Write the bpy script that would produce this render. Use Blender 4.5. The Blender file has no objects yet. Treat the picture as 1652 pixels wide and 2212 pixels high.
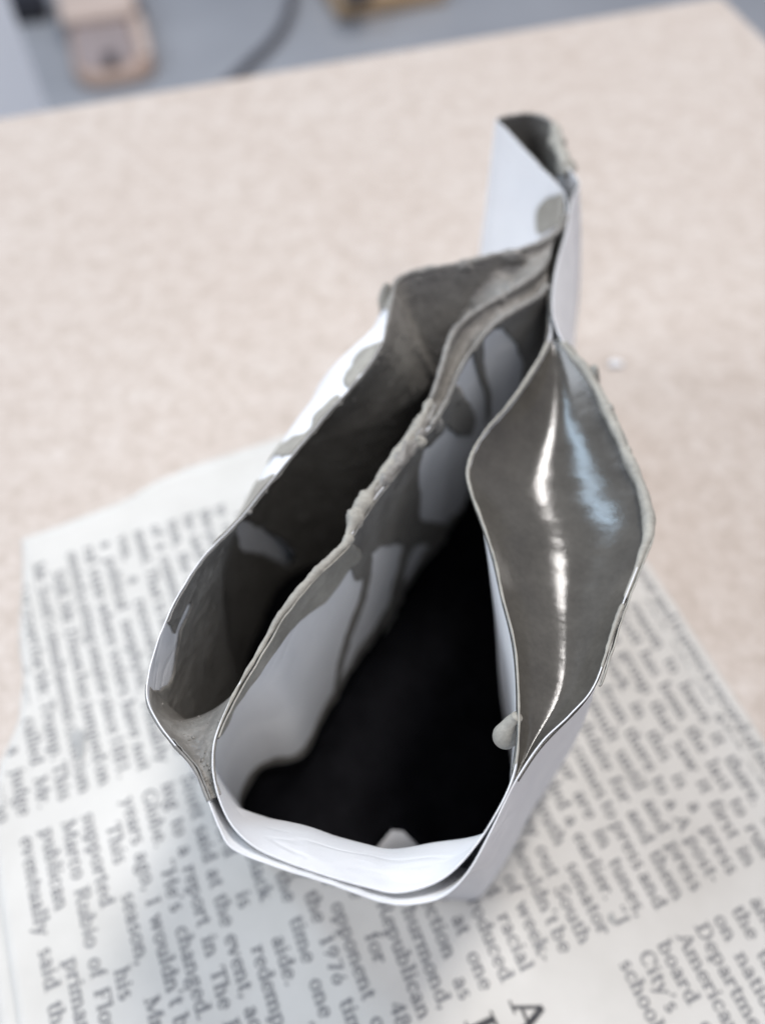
import bpy, math, random
import numpy as np
from mathutils import Vector, Matrix

random.seed(7)
rng = np.random.RandomState(11)
scene = bpy.context.scene
COL = scene.collection
MM = 0.001

# ------------------------------------------------------------------ camera
PITCH = math.radians(57.0)          # looking down
CAM_H = 139.0                       # mm above the table
F_PX, CX, CY = 1855.0, 826.0, 1106.0   # photograph studied at 1652 x 2212
cam_data = bpy.data.cameras.new('camera')
cam = bpy.data.objects.new('camera', cam_data)
COL.objects.link(cam)
scene.camera = cam
cam.location = (0, 0, CAM_H * MM)
cam.rotation_euler = (math.pi / 2 - PITCH, 0, 0)
cam_data.sensor_fit = 'HORIZONTAL'
cam_data.sensor_width = 36.0
cam_data.lens = 36.0 * F_PX / 1652.0
cam_data.clip_start = 0.005
cam_data.clip_end = 60.0
cam_data.dof.use_dof = True
cam_data.dof.focus_distance = 0.0885
cam_data.dof.aperture_fstop = cam_data.lens / 2.5

# ------------------------------------------------------------------ light
world = bpy.data.worlds.new('World')
scene.world = world
world.use_nodes = True
wbg = world.node_tree.nodes['Background']
wbg.inputs['Color'].default_value = (0.66, 0.74, 1.0, 1)
wbg.inputs['Strength'].default_value = 0.33


def area_lamp(name, loc, target, sx, sy, watts, color):
    d = bpy.data.lights.new(name, 'AREA')
    d.shape = 'RECTANGLE'
    d.size, d.size_y, d.energy, d.color = sx, sy, watts, color
    o = bpy.data.objects.new(name, d)
    COL.objects.link(o)
    o.location = loc
    o.rotation_euler = (Vector(target) - Vector(loc)).to_track_quat('-Z', 'Y').to_euler()
    return o


area_lamp('ceiling_light', (0.62, 1.14, 2.15), (0.45, 0.90, 0), 0.38, 1.0, 54.0, (1.0, 0.96, 0.93))
area_lamp('pocket_fill_lamp', (0.75, -0.75, 2.15), (0.5, -0.4, 0), 0.32, 1.5, 20.0, (1.0, 0.96, 0.93))  # added fill lamp, brightens the left pocket from the front right
area_lamp('window_light', (-1.12, 1.12, 1.75), (0, 0.06, 0), 0.26, 1.2, 17.0, (0.60, 0.80, 1.0))
area_lamp('window_light_second', (-1.70, 0.25, 1.10), (0, 0.06, 0), 0.9, 1.2, 31.0, (0.86, 0.92, 1.0))

vs = scene.view_settings
vs.view_transform = 'Standard'
vs.look = 'None'
vs.gamma = 1.0
vs.exposure = -0.08

# ------------------------------------------------------------------ maths helpers
FWD = np.array([0, math.cos(PITCH), -math.sin(PITCH)])
UP = np.array([0, math.sin(PITCH), math.cos(PITCH)])
RIGHT = np.array([1.0, 0, 0])
CAMP = np.array([0, 0, CAM_H])


def at(X, Y, z=0.0):
    """point (mm) at height z seen at photograph pixel X, Y"""
    d = FWD + RIGHT * ((X - CX) / F_PX) - UP * ((Y - CY) / F_PX)
    return CAMP + d * ((z - CAM_H) / d[2])


def project(P):
    q = P - CAMP
    dep = q @ FWD
    return np.stack([CX + F_PX * (q @ RIGHT) / dep, CY - F_PX * (q @ UP) / dep], -1)


def vnoise(P, scale, seed=0):
    """value noise in -1..1, P (...,3) in mm, scale = feature size in mm"""
    q = np.asarray(P, float) / scale + 137.31 + seed * 17.7
    i = np.floor(q).astype(np.int64)
    f = q - i
    f = f * f * (3 - 2 * f)

    def h(a, b, c):
        n = (a * 73856093) ^ (b * 19349663) ^ (c * 83492791) ^ (seed * 2654435)
        n = (n ^ (n >> 13)) * 1274126177
        n = n ^ (n >> 16)
        return (n & 0xFFFF) / 32767.5 - 1.0
    x, y, z = i[..., 0], i[..., 1], i[..., 2]
    fx, fy, fz = f[..., 0], f[..., 1], f[..., 2]
    r = 0
    for dx in (0, 1):
        for dy in (0, 1):
            for dz in (0, 1):
                w = (fx if dx else 1 - fx) * (fy if dy else 1 - fy) * (fz if dz else 1 - fz)
                r = r + w * h(x + dx, y + dy, z + dz)
    return r


def fbm(P, scale, seed=0, octaves=3):
    r, a = 0, 1.0
    for o in range(octaves):
        r = r + a * vnoise(P, scale / (2 ** o), seed + o)
        a *= 0.5
    return r / 1.75


def in_poly(X, Y, poly):
    r = np.zeros(X.shape, bool)
    n = len(poly)
    for a in range(n):
        x0, y0 = poly[a]
        x1, y1 = poly[(a + 1) % n]
        if y0 == y1:
            continue
        c = ((y0 > Y) != (y1 > Y)) & (X < (x1 - x0) * (Y - y0) / (y1 - y0) + x0)
        r ^= c
    return r


def catmull(C, per=24, closed=True):
    C = np.asarray(C, float)
    n = len(C)
    out = []
    seg = n if closed else n - 1
    for i in range(seg):
        if closed:
            p0, p1, p2, p3 = C[(i - 1) % n], C[i], C[(i + 1) % n], C[(i + 2) % n]
        else:
            p0, p1, p2, p3 = C[max(i - 1, 0)], C[i], C[i + 1], C[min(i + 2, n - 1)]
        t = np.linspace(0, 1, per, endpoint=False)[:, None]
        out.append(0.5 * ((2 * p1) + (-p0 + p2) * t + (2 * p0 - 5 * p1 + 4 * p2 - p3) * t ** 2
                          + (-p0 + 3 * p1 - 3 * p2 + p3) * t ** 3))
    if not closed:
        out.append(C[-1:])
    return np.concatenate(out)


def resample(C, n, closed=True, dims=3):
    Q = np.concatenate([C, C[:1]]) if closed else C
    s = np.concatenate([[0], np.cumsum(np.linalg.norm(np.diff(Q[:, :dims], axis=0), axis=1))])
    t = np.linspace(0, s[-1], n, endpoint=not closed)
    return np.stack([np.interp(t, s, Q[:, k]) for k in range(Q.shape[1])], -1)


# ------------------------------------------------------------------ object helpers
def mesh_obj(name, verts, faces, mat, parent=None, smooth=True):
    me = bpy.data.meshes.new(name)
    V = np.asarray(verts, float) * MM
    if isinstance(faces, np.ndarray):
        k = faces.shape[1]
        me.vertices.add(len(V))
        me.vertices.foreach_set('co', V.ravel())
        me.loops.add(faces.size)
        me.loops.foreach_set('vertex_index', faces.astype(np.int32).ravel())
        me.polygons.add(len(faces))
        me.polygons.foreach_set('loop_start', np.arange(0, faces.size, k, dtype=np.int32))
        me.polygons.foreach_set('loop_total', np.full(len(faces), k, np.int32))
        me.update(calc_edges=True)
        me.validate()
    else:
        me.from_pydata(V.tolist(), [], faces)
        me.update()
    if smooth:
        me.polygons.foreach_set('use_smooth', np.ones(len(me.polygons), bool))
    me.materials.append(mat)
    o = bpy.data.objects.new(name, me)
    COL.objects.link(o)
    if parent is not None:
        o.parent = parent
        o.matrix_parent_inverse = Matrix.Translation(-Vector(WORLD_AT.get(parent.name, (0, 0, 0))))
    WORLD_AT[o.name] = (0, 0, 0)
    return o


WORLD_AT = {}


def thing(name, loc_mm, label, category, group=None):
    o = bpy.data.objects.new(name, None)
    o.empty_display_size = 0.01
    COL.objects.link(o)
    o.location = Vector(loc_mm) * MM
    WORLD_AT[o.name] = tuple(o.location)
    o['label'] = label
    o['category'] = category
    if group:
        o['group'] = group
    return o


def tag(o, label=None, category=None, kind=None, group=None):
    for k, v in (('label', label), ('category', category), ('kind', kind), ('group', group)):
        if v:
            o[k] = v
    return o


def box(cx, cy, cz, sx, sy, sz, rot=0.0, bev=0.0):
    """bevelled box in mm: (verts, faces)"""
    import bmesh
    bm = bmesh.new()
    bmesh.ops.create_cube(bm, size=1.0)
    for v in bm.verts:
        v.co = Vector((v.co.x * sx, v.co.y * sy, v.co.z * sz))
    if bev:
        bmesh.ops.bevel(bm, geom=bm.edges[:], offset=bev, segments=3, affect='EDGES', profile=0.5)
    M = Matrix.Translation((cx, cy, cz)) @ Matrix.Rotation(rot, 4, 'Z')
    bm.transform(M)
    bm.verts.index_update()
    V = [tuple(v.co) for v in bm.verts]
    F = [[v.index for v in f.verts] for f in bm.faces]
    bm.free()
    return V, F


def solidify(o, th, offset=0.0):
    m = o.modifiers.new('thickness', 'SOLIDIFY')
    m.thickness = th * MM
    m.offset = offset
    m.use_even_offset = False
    return o


# ------------------------------------------------------------------ materials
def new_mat(name):
    m = bpy.data.materials.new(name)
    m.use_nodes = True
    nt = m.node_tree
    return m, nt, nt.nodes['Principled BSDF']


def node(nt, typ, **kw):
    n = nt.nodes.new(typ)
    for k, v in kw.items():
        setattr(n, k, v)
    return n


def noise_tex(nt, scale, detail=4.0, rough=0.55, stretch=None):
    tc = node(nt, 'ShaderNodeTexCoord')
    mp = node(nt, 'ShaderNodeMapping')
    geo = node(nt, 'ShaderNodeNewGeometry')
    nt.links.new(geo.outputs['Position'], mp.inputs['Vector'])
    if stretch:
        mp.inputs['Scale'].default_value = stretch
    n = node(nt, 'ShaderNodeTexNoise')
    n.inputs['Scale'].default_value = scale
    n.inputs['Detail'].default_value = detail
    n.inputs['Roughness'].default_value = rough
    nt.links.new(mp.outputs['Vector'], n.inputs['Vector'])
    nt.nodes.remove(tc)
    return n.outputs['Fac']


def ramp(nt, fac, stops):
    r = node(nt, 'ShaderNodeValToRGB')
    els = r.color_ramp.elements
    while len(els) < len(stops):
        els.new(0.5)
    for e, (p, c) in zip(els, stops):
        e.position = p
        e.color = (*c, 1)
    nt.links.new(fac, r.inputs['Fac'])
    return r.outputs['Color']


def bump(nt, fac, dist, strength=1.0, prev=None):
    b = node(nt, 'ShaderNodeBump')
    b.inputs['Distance'].default_value = dist
    b.inputs['Strength'].default_value = strength
    nt.links.new(fac, b.inputs['Height'])
    if prev is not None:
        nt.links.new(prev, b.inputs['Normal'])
    return b.outputs['Normal']


def math_node(nt, op, a, b):
    m = node(nt, 'ShaderNodeMath', operation=op)
    for i, v in enumerate((a, b)):
        if isinstance(v, (int, float)):
            m.inputs[i].default_value = v
        else:
            nt.links.new(v, m.inputs[i])
    return m.outputs[0]


def simple_mat(name, c0, c1, scale, rough=0.6, bump_d=0.0, bump_scale=None, spec=0.5, detail=4):
    m, nt, p = new_mat(name)
    f = noise_tex(nt, scale, detail)
    nt.links.new(ramp(nt, f, [(0.3, c0), (0.7, c1)]), p.inputs['Base Color'])
    p.inputs['Roughness'].default_value = rough
    p.inputs['Specular IOR Level'].default_value = spec
    if bump_d:
        nt.links.new(bump(nt, noise_tex(nt, bump_scale or scale * 3, 5), bump_d), p.inputs['Normal'])
    return m


def paper_mat():
    m, nt, p = new_mat('white_paper')
    f = noise_tex(nt, 90, 4)
    col = ramp(nt, f, [(0.3, (0.79, 0.79, 0.80)), (0.7, (0.84, 0.84, 0.84))])
    nt.links.new(col, p.inputs['Base Color'])
    p.inputs['Roughness'].default_value = 0.72
    p.inputs['Specular IOR Level'].default_value = 0.3
    n1 = bump(nt, noise_tex(nt, 4200, 3), 0.00003, 0.6)
    n2 = bump(nt, noise_tex(nt, 120, 3), 0.0005, 0.35, n1)
    # fine handling creases: ridges where a stretched noise crosses its middle
    cr = math_node(nt, 'ABSOLUTE', math_node(nt, 'SUBTRACT', noise_tex(nt, 70, 2, 0.5, (1.0, 1.0, 1.9)), 0.5), 0.0)
    crl = math_node(nt, 'MINIMUM', cr, 0.05)
    n3 = bump(nt, crl, 0.003, 0.5, n2)
    nt.links.new(n3, p.inputs['Normal'])
    tr = node(nt, 'ShaderNodeBsdfTranslucent')
    tr.inputs['Color'].default_value = (0.74, 0.76, 0.80, 1)
    mx = node(nt, 'ShaderNodeMixShader')
    mx.inputs['Fac'].default_value = 0.10
    out = nt.nodes['Material Output']
    nt.links.new(p.outputs[0], mx.inputs[1])
    nt.links.new(tr.outputs[0], mx.inputs[2])
    nt.links.new(mx.outputs[0], out.inputs['Surface'])
    return m


def slip_mat(name, dark, light, rough0, rough1, grain=0.00006, streak=None, pits=0.6, brown=None):
    m, nt, p = new_mat(name)
    f1 = noise_tex(nt, 240, 6, 0.6)
    f2 = noise_tex(nt, 1500, 4, 0.6)
    f = math_node(nt, 'ADD', math_node(nt, 'MULTIPLY', f1, 0.65), math_node(nt, 'MULTIPLY', f2, 0.35))
    stops = [(0.34, dark), (0.66, light)]
    if brown:
        stops = [(0.30, dark), (0.46, brown), (0.70, light)]
    nt.links.new(ramp(nt, f, stops), p.inputs['Base Color'])
    rr = node(nt, 'ShaderNodeMapRange')
    rr.inputs['From Min'].default_value = 0.3
    rr.inputs['From Max'].default_value = 0.7
    rr.inputs['To Min'].default_value = rough0
    rr.inputs['To Max'].default_value = rough1
    nt.links.new(f1, rr.inputs['Value'])
    nt.links.new(rr.outputs[0], p.inputs['Roughness'])
    p.inputs['Specular IOR Level'].default_value = 0.5
    n = bump(nt, noise_tex(nt, 2600, 5, 0.65, streak), grain, pits)
    n = bump(nt, noise_tex(nt, 420, 4, 0.6), grain * 4, 0.35, n)
    nt.links.new(n, p.inputs['Normal'])
    return m


M_PAPER = paper_mat()
M_SLIP = slip_mat('damp_clay_slip', (0.145, 0.138, 0.126), (0.275, 0.265, 0.242), 0.36, 0.58, 0.0001,
                  brown=(0.19, 0.178, 0.160))
M_DRY = slip_mat('drying_clay_slip', (0.23, 0.217, 0.188), (0.39, 0.37, 0.32), 0.45, 0.8, 0.00012, pits=0.9)
M_WET = slip_mat('wet_glossy_clay_slip', (0.062, 0.057, 0.049), (0.092, 0.085, 0.073), 0.11, 0.19, 0.00003,
                 streak=(0.4, 1.3, 1.0), pits=0.45)
M_SHADE = slip_mat('painted_deep_shade', (0.006, 0.006, 0.007), (0.012, 0.012, 0.014), 0.7, 0.9, 0.00004)  # near-black colour that paints the shade deep inside the form
M_SHADE.node_tree.nodes['Principled BSDF'].inputs['Specular IOR Level'].default_value = 0.0
M_NEWS = simple_mat('newsprint', (0.515, 0.50, 0.465), (0.595, 0.58, 0.545), 60, 0.9, 0.00005, 900, 0.1)
M_INK = simple_mat('newspaper_ink', (0.16, 0.16, 0.165), (0.26, 0.26, 0.26), 1800, 0.9, 0, None, 0.1)
M_INK2 = simple_mat('headline_ink', (0.04, 0.04, 0.045), (0.09, 0.09, 0.09), 1800, 0.9, 0, None, 0.1)


def table_mat():
    m, nt, p = new_mat('speckled_beige_laminate')
    f1 = noise_tex(nt, 190, 6, 0.7)
    f2 = noise_tex(nt, 560, 5, 0.7)
    f3 = noise_tex(nt, 30, 3)
    c1 = ramp(nt, f1, [(0.32, (0.37, 0.305, 0.25)), (0.48, (0.475, 0.408, 0.352)), (0.66, (0.565, 0.51, 0.46))])
    c2 = ramp(nt, f2, [(0.30, (0.36, 0.31, 0.265)), (0.5, (0.49, 0.43, 0.38)), (0.70, (0.60, 0.55, 0.51))])
    mx = node(nt, 'ShaderNodeMix', data_type='RGBA')
    mx.inputs['Factor'].default_value = 0.5
    nt.links.new(c1, mx.inputs['A'])
    nt.links.new(c2, mx.inputs['B'])
    mx2 = node(nt, 'ShaderNodeMix', data_type='RGBA', blend_type='MULTIPLY')
    mx2.inputs['Factor'].default_value = 0.6
    nt.links.new(mx.outputs['Result'], mx2.inputs['A'])
    nt.links.new(ramp(nt, f3, [(0.3, (0.93, 0.90, 0.88)), (0.7, (1, 1, 1))]), mx2.inputs['B'])
    nt.links.new(mx2.outputs['Result'], p.inputs['Base Color'])
    p.inputs['Roughness'].default_value = 0.5
    p.inputs['Specular IOR Level'].default_value = 0.35
    nt.links.new(bump(nt, noise_tex(nt, 900, 4), 0.0001, 0.3), p.inputs['Normal'])
    return m


M_TABLE = table_mat()
M_EDGE = simple_mat('pinkish_edge_band', (0.60, 0.47, 0.42), (0.66, 0.53, 0.48), 80, 0.5)
M_METAL = simple_mat('grey_leg_metal', (0.25, 0.25, 0.26), (0.3, 0.3, 0.31), 40, 0.4)
M_FLOOR = simple_mat('grey_floor', (0.27, 0.28, 0.30), (0.33, 0.34, 0.36), 5, 0.55, 0.0004, 60)

# ------------------------------------------------------------------ setting: floor and table
FLOOR_Z = -750.0
fl = mesh_obj('floor', [(-6000, -6000, FLOOR_Z), (6000, -6000, FLOOR_Z), (6000, 6000, FLOOR_Z), (-6000, 6000, FLOOR_Z)],
              [[0, 1, 2, 3]], M_FLOOR, smooth=False)
tag(fl, kind='structure')

corner = np.array([108.0, 287.0])
e_far = np.array([213.0, 66.0]); e_far /= np.linalg.norm(e_far)
e_side = np.array([e_far[1], -e_far[0]])      # towards the camera side
TW, TD, TT = 1100.0, 700.0, 28.0
ang = math.atan2(e_far[1], e_far[0])
tc = corner - e_far * TW / 2 + e_side * TD / 2
table = thing('table', (tc[0], tc[1], FLOOR_Z), 'beige speckled table top with pinkish edge under the newspaper', 'table')
V, F = box(tc[0], tc[1], -TT / 2, TW, TD, TT, ang, 2.5)
mesh_obj('tabletop', V, F, M_TABLE, table)
V, F = box(tc[0], tc[1], -TT / 2 - 1.5, TW + 3, TD + 3, TT - 8, ang, 1.0)
mesh_obj('edge_band', V, F, M_EDGE, table)
for sx in (-1, 1):
    for sy in (-1, 1):
        q = tc + e_far * sx * (TW / 2 - 60) + e_side * sy * (TD / 2 - 60)
        V, F = box(q[0], q[1], (FLOOR_Z - TT) / 2, 40, 40, -FLOOR_Z - TT, ang, 3)
        mesh_obj('leg', V, F, M_METAL, table)

# ------------------------------------------------------------------ background things on the floor
# pale cabinet beside the table
M_CAB = simple_mat('pale_blue_grey_paint', (0.74, 0.78, 0.84), (0.78, 0.82, 0.88), 8, 0.5)
cab = thing('cabinet', (-400, 380, FLOOR_Z), 'pale blue grey cabinet standing beside the table corner', 'cabinet')
V, F = box(-407, 370, FLOOR_Z + 405, 400, 262, 770, 0, 4)
mesh_obj('carcass', V, F, M_CAB, cab)
V, F = box(-407, 370, FLOOR_Z + 10, 380, 240, 20, 0, 1)
mesh_obj('plinth', V, F, simple_mat('dark_plinth', (0.04, 0.04, 0.045), (0.06, 0.06, 0.065), 20, 0.6), cab)

# black box behind the cabinet
M_BLACK = simple_mat('black_plastic', (0.012, 0.012, 0.016), (0.02, 0.02, 0.026), 40, 0.5)
p0 = at(78, 34, FLOOR_Z)
bb = thing('black_box', (p0[0], p0[1], FLOOR_Z), 'small black plastic box on the floor past the cabinet', 'box')
V, F = box(p0[0] - 10, p0[1], FLOOR_Z + 16, 75, 60, 32, 0.2, 5)
mesh_obj('case', V, F, M_BLACK, bb)
V, F = box(p0[0] - 10, p0[1], FLOOR_Z + 34.5, 79, 64, 6, 0.2, 2)
mesh_obj('lid', V, F, M_BLACK, bb)

# tan bag with flap
M_TAN = simple_mat('tan_leather', (0.40, 0.29, 0.23), (0.47, 0.34, 0.275), 30, 0.6, 0.0004, 200)
M_TANL = simple_mat('pale_tan_leather', (0.55, 0.44, 0.37), (0.61, 0.49, 0.42), 30, 0.6, 0.0004, 200)
M_TANG = simple_mat('greyed_suede', (0.30, 0.25, 0.24), (0.35, 0.29, 0.28), 30, 0.8, 0.0004, 200)
M_BUCK = simple_mat('dark_buckle', (0.05, 0.04, 0.045), (0.08, 0.07, 0.07), 60, 0.4)


def rounded_slab(x0, x1, y0, y1, z0, z1, r_low, r_high, n=8, bulge=0.0):
    """slab with rounded plan corners (r_low at the y0 side); mm, local"""
    pts = []
    for (cx, cy, r, a0) in ((x1 - r_high, y1 - r_high, r_high, 0), (x0 + r_high, y1 - r_high, r_high, 90),
                            (x0 + r_low, y0 + r_low, r_low, 180), (x1 - r_low, y0 + r_low, r_low, 270)):
        for k in range(n + 1):
            a = math.radians(a0 + 90 * k / n)
            pts.append((cx + r * math.cos(a), cy + r * math.sin(a)))
    c = np.mean(pts, axis=0)
    V, F, m = [], [], len(pts)
    h = z1 - z0
    rings = [(1.0, z0), (1.0, z0 + h * 0.6), (0.98, z0 + h * 0.85), (0.93, z0 + h * 0.97), (0.86, z1), (0.4, z1 + bulge)]
    for s, z in rings:
        for (x, y) in pts:
            V.append((c[0] + (x - c[0]) * s, c[1] + (y - c[1]) * s, z))
    for j in range(len(rings) - 1):
        for k in range(m):
            F.append([j * m + k, j * m + (k + 1) % m, (j + 1) * m + (k + 1) % m, (j + 1) * m + k])
    F.append([(len(rings) - 1) * m + k for k in range(m)])
    F.append(list(range(m))[::-1])
    return V, F


def place(VF, ox, oy, oz, rot):
    c, s = math.cos(rot), math.sin(rot)
    return [(ox + x * c - y * s, oy + x * s + y * c, oz + z) for x, y, z in VF[0]], VF[1]


bp = at(250, 150, FLOOR_Z)
bag = thing('bag', (bp[0], bp[1], FLOOR_Z), 'tan leather bag with pale flap lying on the grey floor', 'bag')
BR = 0.28
ox, oy, oz = bp[0], bp[1], FLOOR_Z
for nm, vf, mt in (
        ('body', rounded_slab(-72, 72, -62, 230, 0, 30, 48, 12), M_TAN),
        ('front_panel', rounded_slab(-62, 44, -46, 120, 26, 36, 36, 8), M_TANG),
        ('flap', rounded_slab(-78, 64, 98, 250, 34, 58, 14, 14, bulge=3), M_TANL),
        ('trim', rounded_slab(50, 70, -30, 120, 27, 40, 8, 8), M_TANL),
        ('buckle', rounded_slab(-16, 8, -52, -10, 33, 41, 4, 4), M_BUCK),
        ('strap', rounded_slab(54, 76, 104, 150, 30, 44, 5, 5), M_BUCK)):
    V, F = place(vf, ox, oy, oz, BR)
    mesh_obj(nm, V, F, mt, bag)

# wooden box with a dark knob
wp = at(757, 48, FLOOR_Z)
wb = thing('wooden_box', (wp[0] + 90, wp[1] + 90, FLOOR_Z), 'ochre wooden box with a round black knob on the floor', 'box')
M_OCHRE = simple_mat('ochre_wood', (0.50, 0.33, 0.18), (0.60, 0.42, 0.25), 14, 0.5)
M_OCHL = simple_mat('pale_ochre_wood', (0.62, 0.45, 0.32), (0.68, 0.51, 0.38), 14, 0.5)
WR = 0.33
for nm, vf, mt in (('case', rounded_slab(0, 230, 0, 190, 0, 48, 14, 6), M_OCHRE),
                   ('lid', rounded_slab(3, 227, 3, 187, 47, 58, 12, 6), M_OCHL)):
    V, F = place(vf, wp[0] - 22, wp[1], FLOOR_Z, WR)
    mesh_obj(nm, V, F, mt, wb)
prof = [(0, 0), (24, 0), (30, 4), (32, 12), (29, 20), (20, 25), (0, 26)]
V, F = [], []
kc = at(772, -8, FLOOR_Z + 60)
for r, z in prof:
    for k in range(24):
        a = k * math.tau / 24
        V.append((kc[0] + r * math.cos(a), kc[1] + r * math.sin(a), FLOOR_Z + 57 + z))
for j in range(len(prof) - 1):
    for k in range(24):
        F.append([j * 24 + k, j * 24 + (k + 1) % 24, (j + 1) * 24 + (k + 1) % 24, (j + 1) * 24 + k])
mesh_obj('knob', V, F, M_BLACK, wb)


def tube(path, rad, nseg=10, closed=False, jitter=None):
    path = np.asarray(path, float)
    n = len(path)
    rad = np.broadcast_to(np.asarray(rad, float), (n,))
    T = np.gradient(path, axis=0)
    T /= np.linalg.norm(T, axis=1)[:, None] + 1e-9
    up = np.array([0, 0, 1.0])
    S = np.cross(T, up)
    S /= np.linalg.norm(S, axis=1)[:, None] + 1e-9
    B = np.cross(S, T)
    a = np.linspace(0, math.tau, nseg, endpoint=False)
    P = path[:, None, :] + rad[:, None, None] * (np.cos(a)[None, :, None] * S[:, None, :] + np.sin(a)[None, :, None] * B[:, None, :])
    if jitter:
        nv = P - path[:, None, :]
        nv /= np.linalg.norm(nv, axis=2)[..., None] + 1e-9
        P = P + nv * (fbm(P, jitter[1], 5) * jitter[0] * np.minimum(1, rad / (rad.max() + 1e-9) * 1.4)[:, None])[..., None]
    V = P.reshape(-1, 3)
    F = []
    for i in range(n - 1):
        for k in range(nseg):
            F.append([i * nseg + k, i * nseg + (k + 1) % nseg, (i + 1) * nseg + (k + 1) % nseg, (i + 1) * nseg + k])
    F.append([k for k in range(nseg)][::-1])
    F.append([(n - 1) * nseg + k for k in range(nseg)])
    return V, F


cpts = [at(x, y, FLOOR_Z + 9) for x, y in ((690, -330), (655, -160), (634, -40), (628, 10), (610, 58), (578, 100), (540, 135), (480, 190), (380, 260))]
V, F = tube(catmull(cpts, 10, False), 8.5, 12)
cab2 = mesh_obj('cable', V, F, simple_mat('dark_grey_rubber', (0.045, 0.045, 0.055), (0.07, 0.07, 0.08), 30, 0.5))
tag(cab2, 'thick black cable curving across the grey floor', 'cable')

# ------------------------------------------------------------------ newspaper
NC = np.array([25.6, 128.0])                  # far right corner of the top sheet, mm
NU = np.array([0.372, -0.928]); NU /= np.linalg.norm(NU)     # reading direction
NN = np.array([NU[1], -NU[0]])                # next-line direction


def news_xy(a, b):
    return NC[0] + a * NU[0] + b * NN[0], NC[1] + a * NU[1] + b * NN[1]


def news_z(a, b, base):
    P = np.stack([np.asarray(a, float), np.asarray(b, float), np.zeros_like(np.asarray(a, float))], -1)
    return base + 0.10 + 0.10 * vnoise(P, 34, 3)


def news_sheet(name, amin, amax, bmin, bmax, base, parent, step=1.6, fold=None):
    """grid whose four edges follow the functions amin(b), bmin(a), bmax(a)"""
    na = int(150 / step)
    nb = int(130 / step)
    u = np.linspace(0, 1, na + 1)[:, None] * np.ones((1, nb + 1))
    v = np.linspace(0, 1, nb + 1)[None, :] * np.ones((na + 1, 1))
    b_lin = bmin(0 * u) + v * (bmax(60 + 0 * u) - bmin(0 * u))
    a0 = amin(b_lin)
    a = a0 + u * (amax - a0)
    b = bmin(a) + v * (bmax(a) - bmin(a))
    X, Y = news_xy(a, b)
    Z = news_z(a, b, base)
    if fold is not None:
        Z = Z + fold(a, b)
    V = np.stack([X, Y, Z], -1).reshape(-1, 3)
    idx = np.arange((na + 1) * (nb + 1)).reshape(na + 1, nb + 1)
    F = np.stack([idx[:-1, :-1], idx[1:, :-1], idx[1:, 1:], idx[:-1, 1:]], -1).reshape(-1, 4)
    o = mesh_obj(name, V, F, M_NEWS, parent)
    solidify(o, 0.07, 1.0)
    return o


def nz1(t, s, seed):
    t = np.asarray(t, float)
    return vnoise(np.stack([t, 0 * t, 0 * t], -1), s, seed)


def top_amin(b):
    return np.interp(b, [0, 47, 84, 87, 92, 103, 116], [0.6, 2.4, 2.6, 2.9, 4.6, 5.6, 6.2]) + 0.12 * nz1(b, 3, 1) + 0.1 * nz1(b, 0.9, 2)


def top_bmax(a):
    return np.interp(a, [0, 6, 16, 27, 34, 42, 48, 56, 70, 150],
                     [102.2, 103.2, 104.6, 107.0, 107.4, 109.4, 113.4, 115.8, 116.3, 116.0]) + 0.12 * nz1(a, 3, 3)


def low_amin(b):
    return np.interp(b, [0, 40, 84, 100, 140], [-1.6, 0.6, 1.4, 7.5, 10]) + 0.1 * nz1(b, 3, 5)


def low_bmax(a):
    return np.interp(a, [0, 44, 50, 56, 150], [100.5, 106, 115.5, 119.2, 119.0]) + 0.1 * nz1(a, 4, 6)


npo = thing('newspaper', (NC[0], NC[1], 0), 'torn newspaper sheet with printed columns lying under the paper form', 'newspaper')
lower = thing('newspaper', (NC[0] + 3, NC[1], 0), 'underlying newspaper page peeking out past the torn top sheet', 'newspaper')
news_sheet('page', low_amin, 150.0, lambda a: -3.6 + 0.15 * nz1(a, 4, 7) + 0 * a, low_bmax, 0.05, lower)
news_sheet('page', top_amin, 150.0, lambda a: 0.15 * nz1(a, 3, 8) + 0 * a, top_bmax, 0.38, npo,
           fold=lambda a, b: 0.25 * np.clip((4 - b) / 4, 0, 1) + 0.4 * np.clip((b - 112) / 4, 0, 1) + 0.9 * np.clip((9 - a) / 9, 0, 1) ** 2)
NEWS_TOP = 0.52
M_SMUDGE = simple_mat('dried_clay_smudge', (0.30, 0.30, 0.29), (0.38, 0.38, 0.365), 300, 0.9)
for (X, Y, ra_, rb_) in ((171, 1604, 1.1, 2.6), (1322, 1985, 0.5, 0.8)):
    c = at(X, Y, NEWS_TOP)
    V = [(c[0], c[1], NEWS_TOP + 0.34)]
    for k in range(20):
        t = k * math.tau / 20
        rr = 1 + 0.22 * math.sin(3 * t + X) + 0.12 * math.sin(5 * t)
        du, dn = rb_ * rr * math.cos(t), ra_ * rr * math.sin(t)
        V.append((c[0] + du * NU[0] + dn * NN[0], c[1] + du * NU[1] + dn * NN[1], NEWS_TOP + 0.16))
    mesh_obj('clay_smudge', V, [[0, 1 + k, 1 + (k + 1) % 20] for k in range(20)], M_SMUDGE, npo)

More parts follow.
